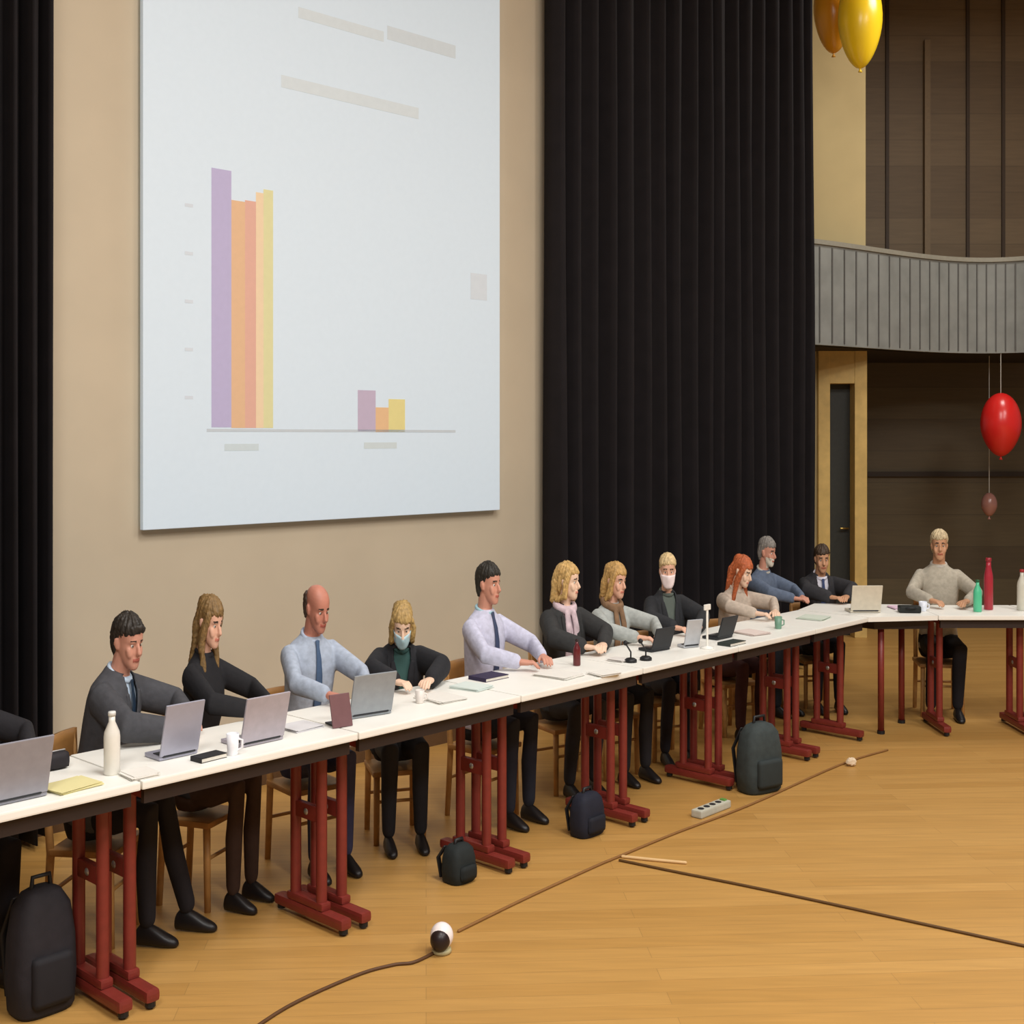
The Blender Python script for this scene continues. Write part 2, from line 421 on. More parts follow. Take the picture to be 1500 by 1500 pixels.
TORSO_M = [(.40, .165, -.10, .11), (.47, .178, -.12, .125), (.55, .172, -.12, .12), (.65, .158, -.112, .11), (.76, .16, -.112, .112), (.87, .172, -.118, .12), (.95, .182, -.112, .12), (1.005, .182, -.092, .11), (1.04, .14, -.072, .092), (1.065, .09, -.058, .08), (1.088, .066, -.05, .072)]
TORSO_W = [(.40, .17, -.10, .12), (.47, .182, -.12, .13), (.55, .165, -.115, .115), (.65, .138, -.10, .10), (.76, .138, -.105, .1), (.86, .155, -.135, .105), (.93, .16, -.125, .108), (.995, .16, -.085, .10), (1.035, .12, -.065, .085), (1.06, .078, -.052, .072), (1.085, .058, -.045, .065)]

def remesh(mb, voxel, it=4, fac=.5, disp=None):
    me = mb.mesh('tmp'); o = bpy.data.objects.new('tmp', me); COL.objects.link(o)
    r = o.modifiers.new('r', 'REMESH'); r.mode = 'VOXEL'; r.voxel_size = voxel
    if it:
        s = o.modifiers.new('s', 'SMOOTH'); s.iterations = it; s.factor = fac
    dg = bpy.context.evaluated_depsgraph_get(); dg.update()
    out = bpy.data.meshes.new_from_object(o.evaluated_get(dg), depsgraph=dg)
    bpy.data.objects.remove(o); bpy.data.meshes.remove(me)
    return out
def coords(me):
    a = np.empty(len(me.vertices) * 3, dtype=np.float32); me.vertices.foreach_get('co', a); return a.reshape(-1, 3)
def set_coords(me, a):
    me.vertices.foreach_set('co', a.astype(np.float32).ravel()); me.update()
def centers(me):
    a = np.empty(len(me.polygons) * 3, dtype=np.float32); me.polygons.foreach_get('center', a); return a.reshape(-1, 3)
def apply_m(M, a):
    m = np.array(M); return a @ m[:3, :3].T + m[:3, 3]

def two_bone(a, b, l1, l2, pole):
    d = b - a; L = min(d.length, (l1 + l2) * .995); dn = d.normalized(); b = a + dn * L
    x = (l1 * l1 - l2 * l2 + L * L) / (2 * L); h = math.sqrt(max(0, l1 * l1 - x * x))
    pv = pole - dn * pole.dot(dn); pv.normalize()
    return a + dn * x + pv * h, b

def person(px, py_top, v, label, yaw=0, lean=12, hyaw=0, hpitch=10, skin='fair', sex='m', hair=('short', (50, 40, 32)), top=('jacket', (60, 60, 64), (190, 205, 225)),
           tie=None, mask=None, scarf=None, trousers=(30, 28, 32), shoes=(26, 22, 22), hands=((-.16, -.40), (.16, -.40)), lift=(0, 0), base=None, face=None, foot=(0, 0), row=True, lanyard=None, beard=None, wide=1.0, reach=.475, brow=(60, 44, 32)):
    """px, py_top: photo column of the head and row of its crown; v: the head's offset behind the table edge"""
    # ---- local frames
    La = R(lean)
    TM = Matrix.Translation((0, 0, .5)) @ Matrix.Rotation(La, 4, 'X') @ Matrix.Translation((0, 0, -.5))      # leaning forward is -y
    hp = TM @ Vector((0, -.005, 1.118))
    HM = Matrix.Translation(hp) @ Matrix.Rotation(R(hyaw), 4, 'Z') @ Matrix.Rotation(R(hpitch), 4, 'X') @ Matrix.Translation((0, -.012, .004)) @ Matrix.Scale(.92, 4)
    crown = HM @ Vector((0, 0, .236)); hc = HM @ Vector((0, 0, .12))
    # ---- placing
    if row:
        head_w = at(px, v + .02); phi = YAW_ROW + R(yaw)
    else:
        head_w = Vector(((px - CX) / F * v, v, 0)); phi = R(yaw)
    Zt = HC - (py_top - HY) / F * head_w.y
    sz = min(1.04, max(.86, Zt / crown.z))
    Rz = Matrix.Rotation(phi, 4, 'Z'); hx = HX * wide
    off = Rz @ Vector((hc.x * hx, hc.y * hx, 0))
    loc = Vector((head_w.x - off.x, head_w.y - off.y, 0))
    S = Matrix.Diagonal((hx, hx, sz, 1))
    root = empty('person', loc, phi); tag(root, label, 'person', 'people sitting at the tables')
    skin_m = mat('skin ' + skin, SKIN[skin], .5, noise=.05, scale=25)
    wm = sex == 'w'
    T = TORSO_W if wm else TORSO_M
    slim = .9 if wm else 1.0
    zt = (TZ + .045) / sz
    # ---- joints
    sh = [TM @ Vector((sx * .168 * slim, .01, .985)) for sx in (-1, 1)]
    wr = [Vector((hands[i][0], hands[i][1], zt + lift[i])) for i in (0, 1)]
    for i in (0, 1):                             # arms reach out, gently bent
        d2 = reach ** 2 - (wr[i].x - sh[i].x) ** 2 - (wr[i].z - sh[i].z) ** 2
        wr[i].y = sh[i].y - math.sqrt(max(.01, d2))
    el = []
    for i, sx in enumerate((-1, 1)):
        for th_ in range(60, -60, -4):          # lowest elbow that still clears the table top
            e, w_ = two_bone(sh[i], wr[i], .29, .255, Vector((sx * math.cos(R(th_)), .35, -math.sin(R(th_)))))
            if e.z >= zt + .03: break
        el.append(e); wr[i] = w_
    hip = [Vector((sx * .088, .02, .5)) for sx in (-1, 1)]
    knee = [Vector((sx * .115, -.40, .515)) for sx in (-1, 1)]
    ank = [Vector((sx * .12, -.37 - foot[i], .095)) for i, sx in enumerate((-1, 1))]
    # ---- body: one continuous surface
    mb = MB()
    mb.loft([[HM @ p_ for p_ in ring(*r)] for r in HEAD])
    mb.tube([HM @ Vector((0, -.088, .118)), HM @ Vector((0, -.103, .098)), HM @ Vector((0, -.113, .083)), HM @ Vector((0, -.100, .076))], [.008, .011, .0145, .013], 10)   # nose
    for sx in (-1, 1):
        mb.tube([HM @ Vector((sx * .072, .012, .078)), HM @ Vector((sx * .078, .018, .10)), HM @ Vector((sx * .079, .02, .118))], [(.006, .012), (.007, .018), (.006, .014)], 10)
        mb.tube([HM @ Vector((sx * .046, -.078, .126)), HM @ Vector((sx * .02, -.092, .130))], .0055, 8)       # brow ridge
        mb.tube([HM @ Vector((sx * .04, -.068, .07)), HM @ Vector((sx * .044, -.062, .085))], .018, 8)        # cheek
    mb.tube([HM @ Vector((-.02, -.088, .047)), HM @ Vector((0, -.097, .049)), HM @ Vector((.02, -.088, .047))], .0075, 8)   # lips
    mb.tube([TM @ Vector((0, .018, 1.03)), TM @ Vector((0, .012, 1.09)), HM @ Vector((0, .022, .05))], [.062 * slim, .056 * slim, .055 * slim], 14)
    mb.loft([[TM @ p_ for p_ in ring(z, hw * .88, f * .86, b * .86, 28, 2.4)] for z, hw, f, b in T if z > .45])
    for i, sx in enumerate((-1, 1)):
        mb.tube([TM @ Vector((sx * .09, .01, 1.0)), sh[i], (sh[i] + el[i]) / 2, el[i], (el[i] * .6 + wr[i] * .4), wr[i]], [.045, .046, .042, .037, .036, .025], 12)
        mb.tube([hip[i] + Vector((0, .02, 0)), (hip[i] + knee[i]) / 2, knee[i], (knee[i] + ank[i]) / 2 + Vector((0, .012, .03)), ank[i]], [.07, .062, .05, .045, .028], 12)
        mb.tube([ank[i] - Vector((0, -.02, .04)), ank[i] + Vector((0, -.05, -.06)), ank[i] + Vector((0, -.11, -.072))], [.024, .02, .014], 10)
        # hand: palm, four bent fingers, thumb from the side of the palm
        fw = (wr[i] - el[i]); fw = Vector((fw.x, fw.y, fw.z * .25)).normalized(); lat = Vector((0, 0, 1)).cross(fw).normalized(); upv = fw.cross(lat)
        pk = wr[i] + fw * .085
        mb.tube([wr[i] - fw * .01, wr[i] + fw * .03, pk - fw * .012, pk], [(.026, .019), (.036, .017), (.041, .0145), (.039, .012)], 12, up=lat)
        for j, (lo, ln) in enumerate(((-.031, .062), (-.0105, .076), (.0105, .082), (.031, .07))):
            lo2 = lo * (1 if sx > 0 else -1)
            a = pk + lat * lo2 - fw * .01; b = a + fw * (ln * .45) + upv * .004; c_ = b + fw * (ln * .35) - upv * (ln * .18); d_ = c_ + fw * (ln * .2) - upv * (ln * .16)
            mb.tube([a, b, c_, d_], [.0098, .0092, .0085, .0075], 8)
        th = -lat * sx if True else lat
        inner = lat if (lat.x * sx < 0) else -lat
        a = wr[i] + fw * .03 + inner * .028; b = a + fw * .035 + inner * .026 - upv * .006; c_ = b + fw * .03 + inner * .004 - upv * .008
        mb.tube([a, b, c_], [.0125, .0105, .0085], 8)
    me = remesh(mb, .0052, 2, .4)
    # lips, brows, eye colour as real skin marks
    hl = apply_m(HM.inverted(), centers(me))
    x_, y_, z_ = hl[:, 0], hl[:, 1], hl[:, 2]
    idx = np.zeros(len(hl), dtype=np.int32)
    fr_ = (y_ < -.06)
    idx[fr_ & (abs(x_) < .026) & (abs(z_ - .048) < .0075)] = 1
    idx[fr_ & (abs(abs(x_) - .033) < .018) & (abs(z_ - (.134 - .12 * np.maximum(0, abs(x_) - .03))) < .0042)] = 2
    if beard: idx[(y_ < -.02) & (z_ < .072 - .3 * np.maximum(0, .03 - abs(x_))) & (z_ > -.02) & ~(idx == 1)] = 3
    for m_ in (skin_m, mat('lips ' + skin, tuple(int(k * s) for k, s in zip(SKIN[skin], (.86, .66, .66))), .45), mat('brow ' + str(brow), brow, .7), mat('beard ' + str(beard or (1, 1, 1)), beard or (1, 1, 1), .8)):
        me.materials.append(m_)
    me.polygons.foreach_set('material_index', idx)
    def finish(me, name, parent=root, m_=None):
        set_coords(me, apply_m(S, coords(me)))
        if m_ is not None: me.materials.clear(); me.materials.append(m_)
        me.polygons.foreach_set('use_smooth', [True] * len(me.polygons))
        return link(name, me, parent, False)
    body = finish(me, 'body')
    def simple(mb, name, m_, parent=None):
        me = mb.mesh(name); bm = bmesh.new(); bm.from_mesh(me); bmesh.ops.recalc_face_normals(bm, faces=bm.faces[:]); bm.to_mesh(me); bm.free()
        o = finish(me, name, parent or root, m_); return o
    # eyes
    for sx in (-1, 1):
        e = MB().ball(HM @ Vector((sx * .031, -.0728, .111)), .0100, 14, 10)
        eo = simple(e, 'eye', mat('eye white', (226, 220, 212), .3))
        simple(MB().ball(HM @ Vector((sx * .031, -.0808, .1105)), (.006, .0032, .006), 10, 8), 'iris', mat('iris dark', (52, 40, 32), .25), eo)
    # ---- hair
    hs, hcol = hair; hm = mat('hair ' + str(hcol), hcol, .55, noise=.3, scale=60, bump=.4)
    if hs != 'bald':
        HR = [(.03, .05, .045, .088), (.06, .068, .03, .102), (.09, .0765, .012, .111), (.115, .0795, -.012, .115), (.14, .0815, -.05, .117), (.158, .083, -.088, .117), (.17, .083, -.1, .116),
              (.19, .077, -.090, .106), (.21, .064, -.066, .086), (.226, .042, -.038, .056), (.236, .014, -.01, .02)]
    else:
        HR = [(.035, .05, .05, .088), (.06, .067, .035, .1), (.09, .0745, .025, .107), (.115, .0765, .02, .109), (.14, .077, .022, .107), (.16, .072, .04, .103), (.172, .06, .06, .096)]
    hb = MB(); rn = random.Random(px)
    hb.loft([[HM @ p_ for p_ in ring(*r)] for r in HR])
    if hs == 'long' or hs == 'bob':
        dn = -.17 if hs == 'long' else -.02
        hb.tube([HM @ Vector((0, .06, .17)), HM @ Vector((0, .085, .08)), HM @ Vector((0, .085, .0)), TM @ Vector((0, .095, 1.118 + dn))], [(.06, .05), (.08, .04), (.078, .035), (.06, .022)], 16, up=(1, 0, 0))
        for sx in (-1, 1):
            hb.tube([HM @ Vector((sx * .03, -.05, .195)), HM @ Vector((sx * .07, -.035, .15)), HM @ Vector((sx * .08, -.015, .09)), HM @ Vector((sx * .08, -.005, .02)), TM @ Vector((sx * .085, -.06 if hs == 'long' else 0, 1.118 + dn + .01))], [.016, .024, .026, .027, .016], 10)
    if hs == 'bun':
        hb.ball(HM @ Vector((0, .1, .2)), .042, 12, 8)
    if hs == 'swept':
        hb.tube([HM @ Vector((-.05, -.07, .185)), HM @ Vector((.0, -.095, .19)), HM @ Vector((.05, -.08, .18))], [.013, .015, .012], 10)
    me = remesh(hb, .006, 2, .5)
    co = coords(me); hl2 = apply_m(HM.inverted(), co); nr = np.empty(len(co) * 3, dtype=np.float32); me.vertices.foreach_get('normal', nr); nr = nr.reshape(-1, 3)
    ang = np.arctan2(hl2[:, 0], hl2[:, 1] - .02); ph_ = px * .7
    wv = .0026 * np.sin(ang * 17 + ph_ + hl2[:, 2] * 30) + .0018 * np.sin(ang * 31 + 2 * ph_ + 12 * np.sin(hl2[:, 2] * 22)) + .0035 * np.sin(ang * 4 + hl2[:, 2] * 35 + ph_)
    co = co + nr * wv[:, None] + np.random.RandomState(abs(px)).normal(0, .0006, co.shape); set_coords(me, co)
    finish(me, 'hair', root, hm)
    # ---- clothes
    kind, c1, c2 = top
    def torso_loft(mb, g, zmin=.46, zmax=1.1): 
        mb.loft([[TM @ p_ for p_ in ring(z, hw + g, f - g, b + g, 32, 2.4)] for z, hw, f, b in T if zmin <= z <= zmax])
    def sleeves(mb, r0, r1, r2, t=1.0):
        for i, sx in enumerate((-1, 1)):
            w_ = el[i].lerp(wr[i], t * .93)
            mb.tube([TM @ Vector((sx * .1, .01, .985)), sh[i], sh[i].lerp(el[i], .5), el[i], el[i].lerp(w_, .5), w_], [r0 * .95, r0, (r0 + r1) / 2, r1, (r1 + r2) / 2, r2], 14, cap=True)
    fab = mat(kind + ' ' + str(c1), c1, .85, noise=.12, scale=45, bump=.15)
    if kind == 'jacket':
        sb_ = MB(); torso_loft(sb_, -.003); me = remesh(sb_, .010, 2); finish(me, 'shirt', root, mat('shirt ' + str(c2), c2, .8, noise=.04))
        cuff = MB()
        for i in (0, 1): cuff.tube([el[i].lerp(wr[i], .84), el[i].lerp(wr[i], .97)], [.035, .034], 12)
        simple(cuff, 'shirt_cuffs', mat('shirt ' + str(c2), c2, .8, noise=.04))
        jb = MB(); torso_loft(jb, .012); sleeves(jb, .07, .058, .043); me = remesh(jb, .0085, 3)
        q = apply_m(TM.inverted(), centers(me))
        bm = bmesh.new(); bm.from_mesh(me); bm.faces.ensure_lookup_table()
        dele = [bm.faces[k] for k in np.nonzero((q[:, 1] < -.03) & (q[:, 1] > -.2) & (abs(q[:, 0]) < np.clip((q[:, 2] - .66) * .17, 0, .062)) & (q[:, 2] > .66))[0]]
        dele += [bm.faces[k] for k in np.nonzero((q[:, 2] > 1.092) & (abs(q[:, 0]) < .1) & (q[:, 1] > -.15))[0] if bm.faces[k].is_valid and bm.faces[k] not in set(dele)]
        bmesh.ops.delete(bm, geom=dele, context='FACES'); bm.to_mesh(me); bm.free()
        jo = finish(me, 'jacket', root, fab)
        sd = jo.modifiers.new('t', 'SOLIDIFY'); sd.thickness = .006; sd.offset = 1
        # lapels
        for sx in (-1, 1):
            lp = MB(); pts = []
            def fy(z):
                for a, b in zip(T, T[1:]):
                    if a[0] <= z <= b[0]: t = (z - a[0]) / (b[0] - a[0]); return a[2] * (1 - t) + b[2] * t
                return -.05
            pts = [TM @ Vector((sx * min(.085, max(.012, (z - .66) * .17 + .012)), fy(z) - .016, z)) for z in (.67, .76, .85, .93, .99, 1.03)]
            lp.tube(pts, [(.010, .006), (.016, .006), (.024, .007), (.028, .007), (.024, .007), (.016, .008)], 10, up=(1, 0, 0)); simple(lp, 'lapel', fab, jo)
    else:
        sb_ = MB(); torso_loft(sb_, .006); sleeves(sb_, .064, .052, .04 if kind != 'tee' else .05, 1.0 if kind != 'tee' else .35)
        me = remesh(sb_, .0085, 3); so = finish(me, 'jumper' if kind == 'jumper' else 'shirt', root, fab)
    zc = 1.078
    cb = MB(); cb.tube([TM @ Vector((0.068 * slim * math.cos(a), .012 + .066 * slim * math.sin(a), 1.082 + .012 * math.sin(a))) for a in [2 * PI * k / 18 - PI / 2 for k in range(19)]], (.012), 8)
    simple(cb, 'collar', mat('shirt ' + str(c2), c2, .8, noise=.04))
    if tie or lanyard:
        col = tie or lanyard; tb = MB(); zs = [1.075, 1.05, 1.0, .93, .85, .78, .74]
        def fy2(z):
            for a, b in zip(T, T[1:]):
                if a[0] <= z <= b[0]: t = (z - a[0]) / (b[0] - a[0]); return a[2] * (1 - t) + b[2] * t
            return -.05
        wd = [.016, .013, .019, .024, .029, .031, .014] if tie else [.03, .03, .034, .036, .036, .034, .03]
        tb.tube([TM @ Vector((0, fy2(z) - .016, z)) for z in zs], [(w_, .006) for w_ in wd], 10, up=(1, 0, 0)); simple(tb, 'tie', mat('tie ' + str(col), col, .6, noise=.1))
    if scarf:
        sb2 = MB(); sb2.tube([TM @ Vector((.078 * math.cos(a), .005 + .076 * math.sin(a), 1.075 + .016 * math.sin(a))) for a in [2 * PI * k / 18 for k in range(19)]], .028, 10)
        for sx in (-1, 1): sb2.tube([TM @ Vector((sx * .03, -.085, 1.05)), TM @ Vector((sx * .038, -.125, .97)), TM @ Vector((sx * .04, -.145, .86)), TM @ Vector((sx * .042, -.135, .76))], [(.026, .016), (.03, .014), (.034, .012), (.034, .01)], 10, up=(1, 0, 0))
        me = remesh(sb2, .007, 2); finish(me, 'scarf', root, mat('scarf ' + str(scarf), scarf, .9, noise=.2, scale=30, bump=.3))
    if mask:
        mk = MB(); rows = []
        for z in np.linspace(-.006, .092, 9):
            hw, f, b = head_at(max(z, -.003)); g = .008; row_ = []
            for k in range(17):
                a = PI + PI * (k / 16) ; a = R(200) + R(140) * k / 16
                e = 2.3; cs, sn = math.cos(a), math.sin(a); cy, hd = (f + b) / 2, (b - f) / 2
                x = (hw + g) * math.copysign(abs(cs) ** (2 / e), cs); y = cy + (hd + g) * math.copysign(abs(sn) ** (2 / e), sn)
                y -= .026 * math.exp(-(x / .022) ** 2) * math.exp(-((z - .075) / .035) ** 2) + .004
                row_.append(HM @ Vector((x, y, z)))
            rows.append(row_)
        vs = [p_ for r_ in rows for p_ in r_]; fs = [(i * 17 + k, i * 17 + k + 1, (i + 1) * 17 + k + 1, (i + 1) * 17 + k) for i in range(8) for k in range(16)]
        mk.add(vs, fs); o = simple(mk, 'face_mask', mat('mask ' + str(mask), mask, .85, noise=.03)); sd = o.modifiers.new('t', 'SOLIDIFY'); sd.thickness = .003; sd.offset = 1
        lb = MB()
        for sx in (-1, 1):
            lb.tube([HM @ Vector((sx * .067, -.045, .085)), HM @ Vector((sx * .078, -.005, .112)), HM @ Vector((sx * .082, .028, .11)), HM @ Vector((sx * .074, .0, .07)), HM @ Vector((sx * .058, -.045, .02))], .0022, 6)
        simple(lb, 'ear_loops', mat('mask ' + str(mask), mask, .85, noise=.03), o)
    # trousers and shoes
    tr = MB()
    tr.loft([[p_ for p_ in ring(z, hw, f, b, 28, 2.5)] for z, hw, f, b in ((.405, .15, -.1, .125), (.45, .178, -.125, .14), (.52, .182, -.13, .14), (.58, .176, -.13, .13))])
    for i, sx in enumerate((-1, 1)):
        tr.tube([hip[i] + Vector((0, .03, 0)), hip[i].lerp(knee[i], .5), knee[i], knee[i].lerp(ank[i], .5) + Vector((0, .012, 0)), ank[i] + Vector((0, 0, .02))], [.086, .08, .068, .06, .05], 14)
    me = remesh(tr, .010, 3); finish(me, 'trousers', root, mat('trousers ' + str(trousers), trousers, .85, noise=.1, scale=40))
    for i in (0, 1):
        s_ = MB(); a = ank[i]
        s_.loft([[Vector((a.x + x_ * w_, y_, 0.002 / sz + z_)) for x_, z_ in prof] for y_, w_, prof in [
            (a.y + .075, .02, [(-1, 0), (1, 0), (1, .03), (.4, .05), (-.4, .05), (-1, .03)]), (a.y + .05, .036, [(-1, 0), (1, 0), (1, .04), (.6, .085), (-.6, .085), (-1, .04)]),
            (a.y, .04, [(-1, 0), (1, 0), (1, .04), (.6, .098), (-.6, .098), (-1, .04)]), (a.y - .06, .044, [(-1, 0), (1, 0), (1, .035), (.6, .078), (-.6, .078), (-1, .035)]),
            (a.y - .12, .047, [(-1, 0), (1, 0), (1, .028), (.6, .05), (-.6, .05), (-1, .028)]), (a.y - .17, .036, [(-1, 0), (1, 0), (1, .02), (.6, .036), (-.6, .036), (-1, .02)]), (a.y - .19, .015, [(-1, 0.002), (1, 0.002), (1, .012), (.6, .02), (-.6, .02), (-1, .012)])]])
        o = simple(s_, 'shoe', mat('shoe ' + str(shoes), shoes, .4)); ss = o.modifiers.new('s', 'SUBSURF'); ss.levels = 1; ss.render_levels = 1
    return root, loc, phi, sz, hx

m_wood = mat('light chair wood', (190, 142, 84), .5, noise=.15, scale=18)
m_seat = mat('chair seat wood', (178, 128, 72), .45, noise=.15, scale=14)
def chair(loc, phi, sz, hx, label):
    root = empty('wooden_chair', loc, phi); tag(root, label, 'chair', 'light wooden chairs behind the tables')
    def S(x, y, z): return (x * hx, y * hx, z * sz)
    zs = .368
    MB().box(S(0, -.03, zs - .0), (.42 * hx, .40 * hx, .025), bev=.008).build('seat', m_seat, root, world=False)
    bk = MB(); pts = []
    rings = []
    for z in (.60, .64, .76, .80):
        rr = []
        for k in range(15):
            t = k / 14 * 2 - 1; rr.append(Vector(S(t * .19, .215 - .05 * t * t * 0 + .04 * (z - .6) - .03 * t * t, z)))
        rr2 = [Vector((p.x, p.y + .014, p.z)) for p in reversed(rr)]; rings.append(rr + rr2)
    bk.loft(rings); bk.build('backrest', m_seat, root, True, world=False)
    for sx in (-1, 1):
        MB().tube([S(sx * .18, -.2, .0), S(sx * .175, -.19, zs - .01)], [.013, .015], 10, cap=False).build('leg', m_wood, root, True, world=False)
        MB().tube([S(sx * .18, .2, .0), S(sx * .175, .17, zs - .01), S(sx * .175, .2, .62), S(sx * .175, .215, .78)], [.013, .015, .013, .011], 10, cap=False).build('leg', m_wood, root, True, world=False)
    for y_, z_ in ((-.19, .22), (.18, .2)): MB().tube([S(-.178, y_, z_), S(.178, y_, z_)], .008, 8).build('stretcher', m_wood, root, True, world=False)
    return root

PEOPLE = [
 dict(px=-66, py_top=926, v=.62, label='person in black clothes almost wholly cut off by the left edge', yaw=18, lean=8, hyaw=0, hpitch=10, hair=('short', (40, 34, 30)), top=('jumper', (30, 28, 32), (30, 28, 32)), hands=((-.14, -.40), (.16, -.42)), trousers=(28, 25, 30), foot=(0, 0), reach=.44, chair='light wooden chair at the left edge, cut off by the frame'),
 dict(px=188, py_top=897, v=.58, label='man with dark hair in a grey blazer, pale blue shirt and dark tie', yaw=36, lean=18, hyaw=-24, hpitch=12, skin='rosy', hair=('swept', (46, 40, 34)), top=('jacket', (70, 70, 74), (190, 208, 226)), tie=(22, 42, 62), hands=((-.16, -.38), (.10, -.44)), trousers=(28, 25, 30), foot=(.02, .16), reach=.43, wide=1.0, chair='light wooden chair under the man in the grey blazer'),
 dict(px=308, py_top=872, v=.66, label='woman with long light brown hair in a black top', yaw=24, lean=6, hyaw=-8, hpitch=14, skin='fair', sex='w', hair=('long', (126, 98, 58)), top=('shirt', (30, 29, 32), (30, 29, 32)), hands=((-.12, -.36), (.13, -.37)), trousers=(60, 42, 34), wide=.88, chair='light wooden chair under the long haired woman in black'),
 dict(px=465, py_top=855, v=.66, label='balding man in a pale blue grey shirt with a blue tie', yaw=-8, lean=12, hyaw=10, hpitch=16, skin='red', hair=('bald', (70, 52, 42)), top=('shirt', (168, 178, 194), (178, 190, 210)), tie=(70, 92, 122), hands=((-.15, -.40), (.16, -.40)), trousers=(52, 54, 84), reach=.505, wide=.98, chair='light wooden chair under the balding man'),
 dict(px=589, py_top=884, v=.58, label='blonde woman in a black jacket wearing a light blue mask, head bowed', yaw=-30, lean=24, hyaw=-8, hpitch=26, skin='pale', sex='w', hair=('bob', (172, 142, 88)), top=('jacket', (34, 34, 38), (52, 84, 80)), mask=(176, 206, 214), hands=((-.13, -.37), (.13, -.38)), trousers=(34, 34, 40), reach=.485, wide=.96, chair='light wooden chair under the masked woman in the black jacket'),
 dict(px=716, py_top=822, v=.62, label='man with short dark hair in a lavender white shirt and navy tie', yaw=4, lean=4, hyaw=6, hpitch=4, skin='rosy', hair=('short', (44, 40, 34)), top=('shirt', (196, 196, 216), (160, 196, 206)), tie=(58, 68, 96), hands=((-.14, -.41), (.15, -.43)), trousers=(32, 34, 46), chair='light wooden chair under the man with the navy tie'),
 dict(px=832, py_top=822, v=.64, label='blonde woman in a dark blazer with a pinkish white scarf', yaw=-16, lean=6, hyaw=34, hpitch=4, skin='pale', sex='w', hair=('bob', (196, 160, 100)), top=('jacket', (50, 50, 50), (210, 190, 196)), scarf=(208, 186, 192), hands=((-.12, -.37), (.08, -.38)), trousers=(44, 42, 46), foot=(-.06, -.06), chair='light wooden chair under the woman in the dark blazer'),
 dict(px=902, py_top=823, v=.62, label='blonde woman in a light grey cardigan with a brown patterned scarf', yaw=-10, lean=8, hyaw=10, hpitch=8, skin='fair', sex='w', hair=('bob', (184, 146, 88)), top=('jumper', (172, 176, 172), (176, 176, 172)), scarf=(134, 104, 78), hands=((-.12, -.38), (.14, -.37)), trousers=(30, 28, 32), chair='light wooden chair under the woman in the grey cardigan'),
 dict(px=978, py_top=810, v=.62, label='person in black wearing a bright white mask and a cream cap of hair', yaw=-30, lean=8, hyaw=-18, hpitch=4, skin='fair', sex='w', hair=('short', (206, 180, 134)), top=('jacket', (42, 43, 46), (92, 100, 92)), mask=(244, 226, 224), hands=((-.13, -.38), (.13, -.38)), trousers=(36, 34, 42), foot=(-.06, -.06), wide=.95, chair='light wooden chair under the person with the white mask'),
 dict(px=1088, py_top=822, v=.60, label='woman with long orange red hair and a pale sleeve, looking down', yaw=-20, lean=16, hyaw=24, hpitch=20, skin='pale', sex='w', hair=('long', (176, 92, 52)), top=('shirt', (192, 176, 160), (192, 176, 160)), hands=((-.12, -.36), (.12, -.36)), trousers=(62, 30, 30), chair='light wooden chair under the red haired woman'),
 dict(px=1124, py_top=786, v=.84, label='grey haired man with a white beard in a blue grey shirt', yaw=-6, lean=10, hyaw=10, hpitch=8, skin='rosy', hair=('short', (128, 122, 116)), beard=(214, 206, 190), top=('shirt', (96, 108, 128), (190, 184, 170)), hands=((-.10, -.36), (.06, -.38)), trousers=(34, 40, 50), reach=.51, wide=.95, chair='light wooden chair under the grey haired man'),
 dict(px=1204, py_top=806, v=8.36, row=False, label='man in a dark jacket, white shirt and blue tie by the corner', yaw=10, lean=18, hyaw=-10, hpitch=8, skin='tan', hair=('short', (64, 48, 34)), top=('jacket', (48, 47, 50), (214, 212, 222)), tie=(56, 72, 112), hands=((-.10, -.38), (.10, -.38)), trousers=(26, 26, 34), reach=.48, chair='light wooden chair under the man at the corner'),
 dict(px=1376, py_top=775, v=8.2, row=False, label='man in a pale grey jumper sitting alone at the end table', yaw=-8, lean=4, hyaw=-6, hpitch=2, skin='tan', hair=('short', (196, 176, 140)), top=('jumper', (176, 168, 152), (186, 180, 170)), hands=((-.16, -.38), (.16, -.38)), trousers=(22, 20, 26), foot=(-.09, -.09), wide=1.12, chair='light wooden chair under the man at the end table'),
]
for P in PEOPLE:
    ch = P.pop('chair'); r_, loc, phi, sz, hx = person(**P)
    chair(loc, phi, sz, hx, ch)

